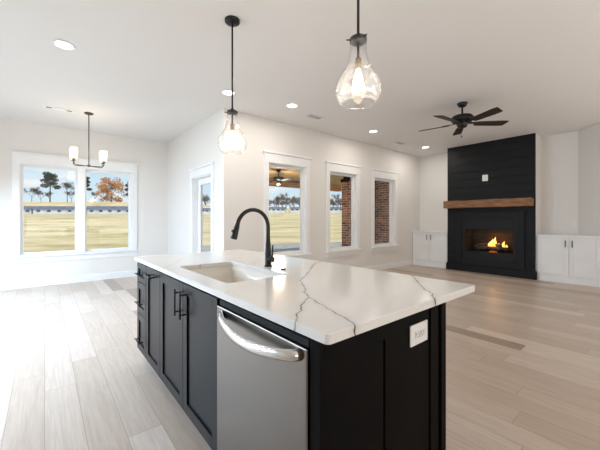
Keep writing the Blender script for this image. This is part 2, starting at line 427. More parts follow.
# chimney chase with an open slot for the firebox
CY0, CY1, CX = 1.765, 3.554, 7.775
b = BM(); box(b, CX, XF, CY0, 2.10, 0, H); box(b, CX, XF, 3.19, CY1, 0, H); box(b, CX, XF, 2.10, 3.19, 1.04, H); box(b, CX, XF, 2.10, 3.19, 0, .46)
struct('wall_chimney', b, M['wall'])

def base_x(name, x0, x1, y, s):
    b = BM(); box(b, x0, x1, y, y + s * .016, 0, .115); box(b, x0, x1, y, y + s * .011, .115, .135); struct(name, b, M['trim'])
def base_y(name, y0, y1, x, s):
    b = BM(); box(b, x, x + s * .016, y0, y1, 0, .115); box(b, x, x + s * .011, y0, y1, .115, .135); struct(name, b, M['trim'])
base_x('baseboard_nook', XL, XN - .016, YN, -1)
b = BM(); box(b, XN - .016, XN, DO[1] + .1, YN - .016, 0, .115); box(b, XN - .011, XN, DO[1] + .1, YN - .016, .115, .135)
box(b, XN - .016, XN, YW - .016, DO[0] - .1, 0, .115); box(b, XN - .011, XN, YW - .011, DO[0] - .1, .115, .135)
struct('baseboard_nook_side', b, M['trim'])
base_x('baseboard_patio', XN, 7.79, YW, -1)

# ------------------------------------------------------------------ windows and door
def window(n, xa, xb, za, zb, y, mulls=()):
    """casing is the structure; jamb, sash and pane are its parts"""
    c = .10
    b = BM()
    box(b, xa - c, xa, y - .02, y, za - .005, zb, .002); box(b, xb, xb + c, y - .02, y, za - .005, zb, .002)
    box(b, xa - c, xb + c, y - .024, y, zb, zb + .165, .002); box(b, xa - c - .025, xb + c + .025, y - .045, y, zb + .165, zb + .2, .004)
    for ma, mb in mulls: box(b, ma, mb, y - .02, y, za, zb, .002)
    root = struct('window_%d' % n, b, M['trim'])
    b = BM(); box(b, xa - c - .025, xb + c + .025, y - .055, y, za - .035, za - .005, .004)
    obj('window_sill', b, M['trim'], root)
    b = BM(); box(b, xa - c, xb + c, y - .018, y, za - .135, za - .036, .002); obj('apron', b, M['trim'], root)
    b = BM(); yo = y + T + .01
    box(b, xa, xa + .012, y, yo, za, zb); box(b, xb - .012, xb, y, yo, za, zb); box(b, xa + .012, xb - .012, y, yo, zb - .012, zb); box(b, xa + .012, xb - .012, y, yo, za, za + .012)
    for ma, mb in mulls: box(b, ma + .01, mb - .01, y, yo, za + .012, zb - .012)
    obj('jamb', b, M['trim'], root)
    edges = [xa + .012] + [v for m_ in mulls for v in (m_[0] + .01, m_[1] - .01)] + [xb - .012]
    for k in range(0, len(edges), 2):
        x0, x1 = edges[k], edges[k + 1]; s = .038; ys0, ys1 = y + .075, y + .115
        b = BM(); box(b, x0, x0 + s, ys0, ys1, za + .012, zb - .012); box(b, x1 - s, x1, ys0, ys1, za + .012, zb - .012)
        box(b, x0 + s, x1 - s, ys0, ys1, za + .012, za + .012 + s); box(b, x0 + s, x1 - s, ys0, ys1, zb - .012 - s, zb - .012)
        sash = obj('sash', b, M['trim'], root)
        b = BM(); box(b, x0 + s - .005, x1 - s + .005, y + .092, y + .098, za + .012 + s - .005, zb - .012 - s + .005)
        obj('glass_pane', b, M['pane'], sash)
window(1, NW[0], NW[1], NW[2], NW[3], YN, [(.49, .62)])
for i, (xa, xb) in enumerate(WW): window(i + 2, xa, xb, .585, 2.25, YW)

y0, y1, _, zt = DO
b = BM(); c = .10
box(b, XN - .02, XN, y0 - c, y0, 0, zt, .002); box(b, XN - .02, XN, y1, y1 + c, 0, zt, .002)
box(b, XN - .024, XN, y0 - c, y1 + c, zt, zt + .14, .002); box(b, XN - .045, XN, y0 - c - .025, y1 + c + .025, zt + .14, zt + .17, .004)
dr = struct('door_1', b, M['trim'])
b = BM(); box(b, XN, XN + T, y0, y0 + .018, 0, zt); box(b, XN, XN + T, y1 - .018, y1, 0, zt); box(b, XN, XN + T, y0 + .018, y1 - .018, zt - .018, zt); box(b, XN, XN + T, y0 + .018, y1 - .018, 0, .02)
obj('jamb', b, M['trim'], dr)
b = BM(); xa, xb = XN + .095, XN + .138; s = .115; a0, a1, z0, z1 = y0 + .021, y1 - .021, .022, zt - .021
box(b, xa, xb, a0, a0 + s, z0, z1, .003); box(b, xa, xb, a1 - s, a1, z0, z1, .003); box(b, xa, xb, a0 + s, a1 - s, z0, z0 + .22, .003); box(b, xa, xb, a0 + s, a1 - s, z1 - s, z1, .003)
leaf = obj('door_leaf', b, M['trim'], dr)
b = BM(); box(b, xa + .018, xa + .024, a0 + s - .004, a1 - s + .004, z0 + .216, z1 - s + .004); obj('glass_pane', b, M['pane'], leaf)

# ------------------------------------------------------------------ exterior
def smooth(a, b_, x):
    x = min(1, max(0, (x - a) / (b_ - a))); return x * x * (3 - 2 * x)
CY, SY = math.cos(YAW), math.sin(YAW)
def terrain(x, y):
    dist = x * CY + y * SY; lat = x * SY - y * CY
    t = lat / max(dist, 1)
    k = smooth(-.56, -.08, t)
    e1 = .0176 + (.0046 - .0176) * k; e2 = .056 + (.036 - .056) * k
    zs = 1.24 + e1 * 102; zc = 1.24 + e2 * 150
    if dist < 18: return -.2
    if dist < 102: return -.2 + (zs + .2) * (dist - 18) / 84
    if dist < 106: return zs
    if dist < 150: return zs + (zc - zs) * smooth(106, 150, dist)
    return zc
b = BM()
xs = [-60 + 5 * i for i in range(10)] + [-10 + 2 * i for i in range(36)] + [64 + 4 * i for i in range(34)]
ys = [7.4 + 1.5 * i for i in range(14)] + [30 + 4 * i for i in range(58)]
ys = [4.7, 6] + ys
gv = [[b.verts.new((x, y, terrain(x, y) + (random.uniform(-.03, .03) if x * CY + y * SY > 22 else 0))) for x in xs] for y in ys]
for j in range(len(ys) - 1):
    for i in range(len(xs) - 1):
        if xs[i] < 2.3 and ys[j] < 7.6 and xs[i] > -4: continue
        f = b.faces.new((gv[j][i], gv[j][i + 1], gv[j + 1][i + 1], gv[j + 1][i])); f.smooth = True
struct('ground', b, M['grass'])
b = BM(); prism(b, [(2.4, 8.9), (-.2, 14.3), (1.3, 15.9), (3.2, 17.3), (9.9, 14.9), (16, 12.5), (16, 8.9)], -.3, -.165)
struct('ground_grey', b, M['greyground'])  # flat sheet of mottled grey ground beyond the patio
b = BM(); prism(b, [(XN + T, YW + T), (9.2, YW + T), (9.2, 8.9), (XN + T, 8.9)], -.3, -.05); struct('patio_floor', b, M['concrete'])
b = BM(); box(b, XN + T, 9.2, YW + T, 8.9, 2.62, 2.74)
struct('patio_ceiling', b, M['pine'])
b = BM(); box(b, XN + T, 9.2, 8.45, 8.65, 2.37, 2.62); struct('patio_beam', b, M['beam'])
b = BM(); box(b, 8.6, 8.8, YW + T, 7.0, -.05, 2.62); struct('patio_wall_brick', b, M['brick'])
b = BM(); prism(b, [(XL - 1, YB - 1), (9.4, YB - 1), (9.4, 9.1), (XN - .2, 9.1), (XN - .2, 7.9), (XL - 1, 7.9)], H + .15, H + .35)
struct('roof', b, M['houseroof'])
t = thing('brick_pillar', 'brick pillar with a dark top band on the covered patio, seen through the middle window', 'pillar', (7.6, 6.62, -.05))
b = BM(); box(b, 7.40, 7.77, 6.45, 6.79, -.05, 2.44); obj('shaft', b, M['brick'], t)
b = BM(); box(b, 7.37, 7.80, 6.42, 6.82, 2.44, 2.54, .004); box(b, 7.45, 7.75, 6.47, 6.77, 2.54, 2.62); obj('cap', b, M['iron'], t)

def ceiling_fan(x, y, ztop, zb, R, a0, label, outdoor=False):
    f = thing('ceiling_fan', label, 'ceiling fan', (x, y, ztop))
    b = BM(); lathe(b, [(0, ztop), (.07, ztop), (.072, ztop - .012), (.055, ztop - .05), (.022, ztop - .065), (0, ztop - .065)], x, y); obj('canopy', b, M['black'], f)
    b = BM(); tube(b, [(x, y, ztop - .06), (x, y, zb + .13)], .013); obj('downrod', b, M['black'], f)
    b = BM(); lathe(b, [(0, zb + .14), (.03, zb + .14), (.05, zb + .125), (.135, zb + .115), (.152, zb + .095), (.152, zb + .045), (.135, zb + .025), (.08, zb + .015), (.078, zb - .02), (.06, zb - .055), (.02, zb - .065), (0, zb - .065)], x, y, 36)
    obj('motor_housing', b, M['black'], f)
    for k in range(5):
        a = a0 + k * 2 * PI / 5; c_, s_ = math.cos(a), math.sin(a); tilt = -.21
        def P(r, wv, dz=0): return (x + r * c_ - wv * s_, y + r * s_ + wv * c_, zb + wv * math.tan(tilt) + dz)
        b = BM()
        prof = [(.19, -.05), (.24, -.058), (R - .09, -.072), (R - .01, -.066), (R, -.05), (R - .03, .062), (R - .1, .07), (.24, .058), (.19, .05)]
        lo = [b.verts.new(P(r, v, -.004)) for r, v in prof]; hi = [b.verts.new(P(r, v, .004)) for r, v in prof]
        b.faces.new(lo[::-1]); b.faces.new(hi)
        for i in range(len(prof)):
            j = (i + 1) % len(prof); b.faces.new((lo[i], lo[j], hi[j], hi[i]))
        bl = obj('blade', b, M['blade'], f)
        b = BM(); pr = [(.07, -.02), (.16, -.022), (.27, -.04), (.29, 0), (.27, .04), (.16, .022), (.07, .02)]
        lo = [b.verts.new(P(r, v, .006)) for r, v in pr]; hi = [b.verts.new(P(r, v, .014)) for r, v in pr]
        b.faces.new(lo[::-1]); b.faces.new(hi)
        for i in range(len(pr)):
            j = (i + 1) % len(pr); b.faces.new((lo[i], lo[j], hi[j], hi[i]))
        obj('blade_iron', b, M['black'], bl)
    if not outdoor:
        b = BM(); tube(b, [(x - .03, y, zb - .05), (x - .03, y, zb - .19)], .0018, 6); ch = obj('pull_chain', b, M['black'], f)
        b = BM(); lathe(b, [(0, zb - .185), (.006, zb - .19), (.008, zb - .21), (0, zb - .22)], x - .03, y, 10); obj('chain_knob', b, M['black'], ch)
    else:
        b = BM(); lathe(b, [(0, zb - .06), (.045, zb - .062), (.055, zb - .08), (.045, zb - .10), (.02, zb - .112), (0, zb - .114)], x, y, 24); obj('light_globe', b, M['frost'], f)
        lamp('patio_fan_fill', 'POINT', (x, y, zb - .32), 45, (1, .88, .72), shadow_soft_size=.15)  # point light added below the globe to brighten the patio ceiling
    return f
ceiling_fan(5.0, 6.95, 2.62, 2.30, .66, .9, 'dark ceiling fan with a light under the pine patio ceiling, seen through the first window', True)

# far buildings beyond the field
def far_house(x, y, ang, Lh, z, h, label, roofh=.9, wins=5):
    t = thing('long_house', label, 'building', (x, y, z))
    t.rotation_euler = (0, 0, 0)
    c_, s_ = math.cos(ang), math.sin(ang)
    def R_(bm):
        bmesh.ops.rotate(bm, cent=(x, y, z), matrix=Matrix.Rotation(ang, 3, 'Z'), verts=bm.verts); return bm
    D = 5
    b = BM(); box(b, x - Lh / 2, x + Lh / 2, y - D / 2, y + D / 2, z - .6, z + h); wl = obj('wall', R_(b), M['housewall'], t)
    b = BM(); a = [b.verts.new((x + sx * (Lh / 2 + .3), y + yy, zz)) for sx in (-1, 1) for yy, zz in ((-D / 2 - .5, z + h - .05), (0, z + h + roofh), (D / 2 + .5, z + h - .05))]
    b.faces.new(a[:3]); b.faces.new(a[3:][::-1]); b.faces.new((a[0], a[1], a[4], a[3])); b.faces.new((a[1], a[2], a[5], a[4])); b.faces.new((a[2], a[0], a[3], a[5]))
    obj('roof', R_(b), M['houseroof'], t)
    for k in range(wins):
        xx = x - Lh / 2 + Lh * (k + .5) / wins
        b = BM(); box(b, xx - .55, xx + .55, y - D / 2 - .04, y - D / 2 + .02, z + h * .38, z + h * .78); obj('window', R_(b), M['housewin'], wl)
A = YAW - PI / 2
hs = [(-6.5, 140.0, 11.5, 'pale long house at the left end of the row beyond the field, left window pane'),
      (5.2, 130.3, 16.5, 'pale long house below the tall pine, beyond the field'),
      (18.0, 119.8, 14.5, 'pale long house below the rust-leaved tree, beyond the field'),
      (48.0, 116.0, 9, 'pale long house beyond the field, seen through the glass door'),
      (74.5, 106.6, 9.5, 'pale long house beyond the field, left one behind the first patio window'),
      (83.5, 99.3, 9.5, 'pale long house beyond the field, right one behind the first patio window'),
      (93.0, 91.5, 10, 'pale long house beyond the field, left of the brick pillar')]
for x, y, l_, lab in hs: far_house(x, y, A + (.05 if x < 30 else -.03), l_, terrain(x, y), 1.7 if x < 30 else 1.4, lab, .95 if x < 30 else .6)

# trees
def leaves(bm, c, r, n, s):
    for _ in range(n):
        while True:
            v = Vector((random.uniform(-1, 1), random.uniform(-1, 1), random.uniform(-1, 1)))
            if v.length < 1: break
        p = Vector(c) + Vector((v.x * r[0], v.y * r[1], v.z * r[2]))
        a = Vector((random.gauss(0, 1), random.gauss(0, 1), random.gauss(0, 1))).normalized(); u, w_ = frame_of(a)
        q = s * random.uniform(.6, 1.3)
        bm.faces.new([bm.verts.new(p + u * q * i + w_ * q * j) for i, j in ((-1, -.5), (.2, -.8), (1, .4), (-.3, .9))])

def branchy(bm, tw, p, d, ln, r, lev):
    q = p + d * ln; tube(bm, [p, q], [r, r * .6], 5, False)
    if lev == 0:
        for _ in range(9):
            e_ = (d + Vector((random.gauss(0, .8), random.gauss(0, .6), random.gauss(.1, .5)))).normalized()
            u, _w = frame_of(e_); a = q + e_ * random.uniform(.7, 1.6); wv = .05
            tw.faces.new([tw.verts.new(v) for v in (q - u * wv, q + u * wv, a)])
            m_ = q.lerp(a, .5); e2 = (e_ + Vector((random.gauss(0, .7), random.gauss(0, .7), random.gauss(0, .5)))).normalized(); a2 = m_ + e2 * .8
            tw.faces.new([tw.verts.new(v) for v in (m_ - u * wv, m_ + u * wv, a2)])
        return
    for k in range(3 if lev > 1 else 4):
        st = p.lerp(q, random.uniform(.45, 1)) if k else q
        nd = (d * .8 + Vector((random.gauss(0, .5), random.gauss(0, .5), random.gauss(.15, .3)))).normalized()
        branchy(bm, tw, st, nd, ln * random.uniform(.55, .8), r * .55, lev - 1)

def bare_tree(x, y, hgt, label, group=None, tf=.36):
    z = terrain(x, y) - .1
    t = thing('bare_tree', label, 'tree', (x, y, z), group)
    b, tw = BM(), BM()
    branchy(b, tw, Vector((x, y, z)), Vector((0, 0, 1)), hgt * tf, hgt * .016, 4)
    obj('trunk', b, M['bark'], t, recalc=False); obj('twigs', tw, M['twig'], t, recalc=False)
    return t

def pine_tree(x, y, hgt, crown, label, lump=9):
    z = terrain(x, y) - .1; t = thing('pine_tree', label, 'tree', (x, y, z))
    b = BM(); tube(b, [(x, y, z), (x + .1, y, z + hgt * .6), (x, y, z + hgt * .95)], [.28, .2, .06], 7)
    lf = BM()
    for k in range(lump):
        f = k / (lump - 1); zz = z + hgt * (.52 + .44 * f); a = k * 2.4; rr = crown * (1 - .55 * f) * .75
        c_ = (x + math.cos(a) * rr, y + math.sin(a) * rr, zz)
        tube(b, [(x, y, zz - .5), c_], [.09, .03], 5)
        leaves(lf, c_, (crown * .5, crown * .5, crown * .3), 170, .28)
    leaves(lf, (x, y, z + hgt * .86), (crown * .7, crown * .7, hgt * .12), 260, .28)
    obj('trunk', b, M['bark'], t); obj('foliage', lf, M['needles'], t, recalc=False)

def leafy_tree(x, y, hgt, rad, label):
    z = terrain(x, y) - .1; t = thing('leafy_tree', label, 'tree', (x, y, z))
    b, tw = BM(), BM(); branchy(b, tw, Vector((x, y, z)), Vector((0, 0, 1)), hgt * .34, hgt * .02, 3); tw.free()
    lf = BM()
    for k in range(26):
        a = random.uniform(0, 2 * PI); rr = rad * math.sqrt(random.uniform(0, .75)); zz = z + hgt * random.uniform(.1, .88)
        sh = 1 - max(0, (zz - z) / hgt - .6) * 1.6
        leaves(lf, (x + math.cos(a) * rr * sh, y + math.sin(a) * rr * sh, zz), (rad * .34, rad * .34, rad * .26), 80, .33)
    obj('trunk', b, M['bark'], t, recalc=False); obj('foliage', lf, M['rust'], t, recalc=False)

pine_tree(2.0, 193.3, 14.5, 3.6, 'tall dark pine standing alone on the ridge, left window pane', 10)
pine_tree(15.3, 182.4, 12.5, 2.2, 'dark pine on the ridge beside the mullion of the nook window')
pine_tree(33.6, 172.0, 11.5, 3.0, 'dark pine on the ridge right of the rust-leaved tree')
leafy_tree(25.2, 174.2, 13.0, 6.2, 'broad rust-leaved tree on the ridge, right window pane')
proto = bare_tree(-5.0, 205.5, 9.0, 'small bare tree on the ridge left of the lone pine')
proto2 = bare_tree(8.5, 188.2, 12, 'tallest bare tree on the ridge, right of the lone pine')
GRP = 'bare trees along the ridge'; ROW = []
LB = 'bare grey-brown tree in the tree line on the ridge beyond the field'
spots = [(-12, 209, .8, 1), (20.0, 190, .7, 1), (2.0, 205, .7, 1), (33, 177, .6, 0), (-1.5, 214, .8, 0), (11, 203, .8, 1), (25, 187, .8, 0)]
def at(d, r): return d * CY + r * SY, d * SY - r * CY
for k in range(5):
    d = 153 + 11.5 * k
    for r in [-.135 * d + 10.2 * i + 4.6 * (k % 2) for i in range(6)] + [-.33 * d + 4 * (k % 2)]:
        x, y = at(d + random.uniform(-1, 1), r); spots.append((x, y, random.uniform(.85, 1.1), 2 + (k + int(r)) % 2))
for i, (x, y, sc_, k) in enumerate(spots):
    if k >= 2 and not ROW:
        ROW = [bare_tree(x, y, 15, LB, GRP, .22)]; continue
    if k >= 2 and len(ROW) == 1:
        ROW.append(bare_tree(x, y, 14, LB, GRP, .2)); continue
    dup((proto, proto2)[k] if k < 2 else ROW[k - 2], (x, y, terrain(x, y) - .1), random.uniform(0, 6), sc_ * ((1.15, .85, 1, 1)[k]), LB, GRP)

# ------------------------------------------------------------------ fireplace
F0, F1 = CY0, CY1
fp = thing('fireplace', 'floor-to-ceiling black shiplap fireplace with a lit gas fire', 'fireplace', (7.76, 2.66, 0))
IY0, IY1, IZ0, IZ1 = 2.09, 3.21, .308, 1.25        # insert face
OY0, OY1, OZ0, OZ1 = 2.15, 3.125, .485, 1.005         # opening
SY0, SY1, SZ1 = 1.94, 3.38, 1.395
b = BM(); z = .16; bd = .184
while z < H - .01:
    zt_ = min(z + bd - .004, H)
    for ya, yb_ in (((F0, F1),) if z > 1.25 else ((F0, IY0), (IY1, F1))): box(b, 7.745, 7.775, ya, yb_, z, zt_, .0015)
    z += bd
box(b, 7.768, 7.775, F0, IY0, .1, H); box(b, 7.768, 7.775, IY1, F1, .1, H); box(b, 7.768, 7.775, IY0, IY1, 1.25, H)
box(b, 7.745, 7.775, IY0, IY1, 1.25, 1.30); box(b, 7.745, 7.775, IY0, IY1, .1, IZ0)
obj('shiplap', b, M['shiplap'], fp)
b = BM(); box(b, 7.705, 7.775, F0 - .025, F1 + .02, 0, .16, .004); box(b, 7.72, 7.775, F0 - .012, F1 + .01, .16, .18, .003); obj('base_trim', b, M['shiplap'], fp)
b = BM(); box(b, 7.72, 7.75, SY0, IY0, .18, SZ1, .003); box(b, 7.72, 7.75, IY1, SY1, .18, SZ1, .003); box(b, 7.72, 7.75, IY0, IY1, IZ1, SZ1, .003); box(b, 7.72, 7.75, IY0, IY1, .18, IZ0, .003)
box(b, 7.708, 7.75, SY0 - .03, SY1 + .03, SZ1, SZ1 + .03, .004); box(b, 7.712, 7.73, SY0, SY0 + .02, .18, SZ1); box(b, 7.712, 7.73, SY1 - .02, SY1, .18, SZ1)
obj('surround', b, M['shiplap'], fp)
b = BM()
box(b, 7.735, 7.775, IY0, OY0, IZ0, IZ1, .003); box(b, 7.735, 7.775, OY1, IY1, IZ0, IZ1, .003); box(b, 7.735, 7.775, OY0, OY1, OZ1, IZ1, .003); box(b, 7.735, 7.775, OY0, OY1, IZ0, OZ0, .003)
box(b, 7.722, 7.74, IY0 - .0, IY1, IZ0, IZ0 + .015)
obj('insert_frame', b, M['iron'], fp)
b = BM()
D1 = 8.12
def quad(bm, *ps): bm.faces.new([bm.verts.new(p) for p in ps])
box(b, 7.775, D1, OY0 - .02, OY0, OZ0 - .02, OZ1 + .02); box(b, 7.775, D1, OY1, OY1 + .02, OZ0 - .02, OZ1 + .02)
box(b, D1, D1 + .02, OY0, OY1, OZ0 - .02, OZ1 + .02); box(b, 7.775, D1, OY0, OY1, OZ0 - .02, OZ0); box(b, 7.775, D1, OY0, OY1, OZ1, OZ1 + .02)
obj('firebox', b, M['firebrick'], fp)
b = BM()
for yy in (2.42, 2.52, 2.62, 2.72, 2.82): tube(b, [(7.84, yy, .585), (7.84, yy, .535), (8.04, yy, .535), (8.04, yy, .57)], .008, 6)
for xx in (7.87, 8.01): tube(b, [(xx, 2.36, .535), (xx, 2.88, .535)], .008, 6); [tube(b, [(xx, yy, .486), (xx, yy, .535)], .008, 6) for yy in (2.4, 2.84)]
obj('grate', b, M['iron'], fp)
for (p0, p1, r) in (((7.88, 2.30, .575), (7.90, 2.94, .585), .045), ((8.0, 2.34, .58), (7.99, 2.92, .60), .05), ((7.86, 2.42, .64), (8.02, 2.72, .70), .036), ((8.02, 2.52, .67), (7.87, 2.90, .655), .034), ((7.9, 2.85, .65), (7.97, 3.0, .60), .03)):
    p0, p1 = Vector(p0), Vector(p1); pts = [p0.lerp(p1, i / 6) + Vector((random.uniform(-.006, .006),) * 3) for i in range(7)]
    b = BM(); tube(b, pts, [r * random.uniform(.85, 1.1) for _ in pts], 10); obj('log', b, M['log'], fp)
b = BM(); lathe(b, [(0, .487), (.09, .487), (.07, .51), (.03, .52), (0, .52)], 7.95, 2.6, 14); obj('ember_bed', b, M['ember'], fp)
for (yy, hh, rr, xx) in ((2.60, .19, .038, 7.90), (2.66, .13, .03, 7.93), (2.54, .15, .032, 7.92), (2.47, .10, .026, 7.90), (2.38, .15, .03, 7.93), (2.57, .24, .03, 7.97), (2.33, .08, .02, 7.91)):
    b = BM(); n_ = 8; lean = random.uniform(-.02, .02)
    tube(b, [(xx, yy + lean * math.sin(i / n_ * 4), .60 + hh * i / n_) for i in range(n_ + 1)], [max(.001, rr * math.sin(PI * (.18 + .82 * (i / n_) ** .75))) for i in range(n_ + 1)], 10)
    obj('flame', b, M['flame'], fp)
b = BM(); box(b, 7.545, 7.743, 1.785, 3.565, 1.513, 1.684, .008)
bmesh.ops.subdivide_edges(b, edges=[e for e in b.edges if e.calc_length() > .5], cuts=24)
for v in b.verts: v.co += Vector((random.uniform(-.003, .001), 0, random.uniform(-.003, .003)))
tag(obj('mantel_shelf', b, M['mantel'], None, (7.65, 2.65, 1.513)), 'rustic reclaimed wood beam mantel across the black fireplace', 'mantel')
lamp('fire_glow', 'POINT', (7.86, 2.55, .80), 3, (1, .55, .2), shadow_soft_size=.06)

def plate_x(name, label, x, y, z, hw, hh, kind, s=-1, cat='outlet'):
    """plate on a wall whose face looks along s*X"""
    t = thing(name, label, cat, (x, y, z))
    b = BM(); box(b, x, x + s * .007, y - hw, y + hw, z - hh, z + hh, .002); obj('cover_plate', b, M['plate'], t)
    b = BM()
    if kind == 'switch': box(b, x + s * .007, x + s * .010, y - hw * .5, y + hw * .5, z - hh * .6, z + hh * .6, .001); obj('rocker', b, M['plate'], t)
    else:
        for dz in (-.02, .02):
            box(b, x + s * .007, x + s * .0085, y - .008, y - .005, z + dz - .006, z + dz + .006); box(b, x + s * .007, x + s * .0085, y + .005, y + .008, z + dz - .006, z + dz + .006)
        obj('sockets', b, M['slot'], t)
plate_x('outlet', 'white outlet plate high on the black shiplap above the mantel', 7.7445, 2.70, 2.186, .058, .072, 'o')
plate_x('outlet', 'white outlet plate on the niche wall above the right-hand white cabinet', XF, 1.24, 1.15, .036, .058, 'o')
plate_x('switch', 'upper white light switch beside the glass door', XN, 4.79, 1.345, .04, .06, 'switch', cat='switch')
plate_x('switch', 'lower white light switch beside the glass door', XN, 4.78, 1.205, .055, .058, 'switch', cat='switch')
t = thing('outlet', 'white outlet plate low on the wall under the double nook window', 'outlet', (.69, YN, .33))
b = BM(); box(b, .655, .725, YN - .007, YN, .27, .39, .002); obj('cover_plate', b, M['plate'], t)
b = BM()
for dz in (-.02, .02): box(b, .682, .685, YN - .0085, YN - .007, .324 + dz, .336 + dz); box(b, .695, .698, YN - .0085, YN - .007, .324 + dz, .336 + dz)
obj('sockets', b, M['slot'], t)

# ------------------------------------------------------------------ white built-in cabinets
def shaker_x(bm, x, y0, y1, z0, z1, s, st=.06, th=.02, rec=.009):
    """shaker front on a plane X = x, facing s*X"""
    box(bm, x, x + s * th, y0, y0 + st, z0, z1, .0012); box(bm, x, x + s * th, y1 - st, y1, z0, z1, .0012)
    box(bm, x, x + s * th, y0 + st, y1 - st, z0, z0 + st, .0012); box(bm, x, x + s * th, y0 + st, y1 - st, z1 - st, z1, .0012)
    box(bm, x, x + s * (th - rec), y0 + st, y1 - st, z0 + st, z1 - st)

def pull(name, bm_m, p0, p1, out, parent, r=.0055, m='black'):
    """bar pull: two posts along the vector out and a bar between"""
    p0, p1, o_ = Vector(p0), Vector(p1), Vector(out); d = (p1 - p0)
    b = BM()
    for f in (.14, .86): q = p0 + d * f; tube(b, [q, q + o_], r * .9, 8)
    tube(b, [p0 + o_, p1 + o_], r, 10)
    obj(name, b, M[m], parent)

def white_cabinet(label, y0, y1, bodypts, toppts, mids):
    t = thing('built_in_cabinet', label, 'cabinet', (7.95, (y0 + y1) / 2, 0))
    b = BM(); prism(b, bodypts, 0, .895); obj('body', b, M['cabwhite'], t)
    b = BM(); prism(b, toppts, .895, .93); obj('top', b, M['cabwhite'], t)
    b = BM(); box(b, 7.79, 7.81, y0, y1, 0, .10, .002); obj('toe_board', b, M['cabwhite'], t)
    for ya, yb_, py in mids:
        b = BM(); shaker_x(b, 7.81, ya + .003, yb_ - .003, .145, .88, -1, .06); d = obj('door', b, M['cabwhite'], t)
        pull('pull', b, (7.79, py, .70), (7.79, py, .83), (-.026, 0, 0), d, .007)
white_cabinet('white two-door built-in cabinet left of the black fireplace, by the last window', CY1 + .03, YW - .02,
              [(7.81, CY1 + .003), (XF - .003, CY1 + .003), (XF - .003, YW - .003), (7.81, YW - .003)],
              [(7.775, CY1 + .003), (XF - .003, CY1 + .003), (XF - .003, YW - .003), (7.775, YW - .003)],
              [(3.585, 4.055, 4.005), (4.055, 4.52, 4.11)])
white_cabinet('white two-door built-in cabinet right of the black fireplace, cut by the photo edge', .80, CY0 - .012,
              [(7.81, .79), (XF - .003, 1.18), (XF - .003, CY0 - .003), (7.81, CY0 - .003)],
              [(7.78, .76), (XF - .003, 1.18), (XF - .003, CY0 - .003), (7.78, CY0 - .003)],
              [(.80, 1.247, 1.197), (1.247, 1.735, 1.297)])

# ------------------------------------------------------------------ kitchen island
FX = .618            # face of doors
CB = FX + .02        # carcass front
BX = 1.33            # carcass back
ZT = .885
def carcass(name, label, y0, y1, open_top=True):
    t = thing(name, label, 'cabinet', ((CB + BX) / 2, (y0 + y1) / 2, 0))
    b = BM(); th = .018
    box(b, CB, BX, y0 + .001, y0 + th, .12, ZT); box(b, CB, BX, y1 - th, y1 - .001, .12, ZT); box(b, BX - th, BX, y0 + th, y1 - th, .12, ZT); box(b, CB, BX - th, y0 + th, y1 - th, .12, .138)
    box(b, CB, CB + th, y0 + th, y1 - th, .862, ZT)
    obj('body', b, M['navy'], t)
    b = BM(); box(b, CB + .07, CB + .085, y0 + .001, y1 - .001, 0, .12); obj('toe_kick', b, M['void'], t)
    return t
c1 = carcass('drawer_cabinet', 'dark drawer stack at the far end of the island', 2.656, 2.962)
for z0, z1, zp in ((.711, .868, .785), (.444, .706, .545), (.132, .439, .235)):
    b = BM(); shaker_x(b, CB, 2.662, 2.956, z0, z1, -1, .045 if z1 - z0 < .2 else .055); d = obj('drawer', b, M['navy'], c1)
    pull('pull', b, (FX, 2.73, zp), (FX, 2.885, zp), (-.032, 0, 0), d)
c2 = carcass('pull_out_cabinet', 'dark single-door cabinet beside the drawer stack with a horizontal pull', 2.272, 2.656)
b = BM(); shaker_x(b, CB, 2.275, 2.653, .132, .868, -1); d = obj('door', b, M['navy'], c2)
pull('pull', b, (FX, 2.385, .815), (FX, 2.545, .815), (-.032, 0, 0), d)
c3 = carcass('sink_cabinet', 'dark double-door sink cabinet next to the dishwasher', 1.345, 2.272)
for ya, yb_, py in ((1.812, 2.269, 1.855), (1.348, 1.808, 1.765)):
    b = BM(); shaker_x(b, CB, ya, yb_, .132, .868, -1); d = obj('door', b, M['navy'], c3)
    pull('pull', b, (FX, py, .675), (FX, py, .83), (-.032, 0, 0), d)

dw = thing('dishwasher', 'stainless steel dishwasher with a curved handle in the island', 'dishwasher', (.95, 1.03, 0))
DY0, DY1 = .706, 1.341
b = BM(); box(b, .66, 1.25, DY0 + .01, DY1 - .01, .02, .86); obj('tub', b, M['void'], dw)
b = BM(); box(b, .613, .659, DY0, DY1, .12, .842, .004); door = obj('door', b, M['steel'], dw)
b = BM(); box(b, .625, .659, DY0 + .004, DY1 - .004, .843, .868, .002); obj('control_strip', b, M['void'], dw)
b = BM(); box(b, .68, .70, DY0, DY1, 0, .115); obj('toe_kick', b, M['void'], dw)
b = BM(); pts = []; rs = []
for i in range(25):
    f = i / 24; yy = 1.286 - (1.286 - .738) * f; bow = math.sin(PI * f)
    pts.append(((.611 - .05 * bow ** .6), yy, .815 - .030 * bow)); rs.append(.0135)
tube(b, pts, rs, 14)
for v in b.verts:   # flatten into an oval bar
    f = (1.286 - v.co.y) / .548; zc = .815 - .030 * math.sin(PI * min(1, max(0, f))); v.co.z = zc + (v.co.z - zc) * 1.35
obj('handle', b, M['chrome'], door, label='curved polished handle')

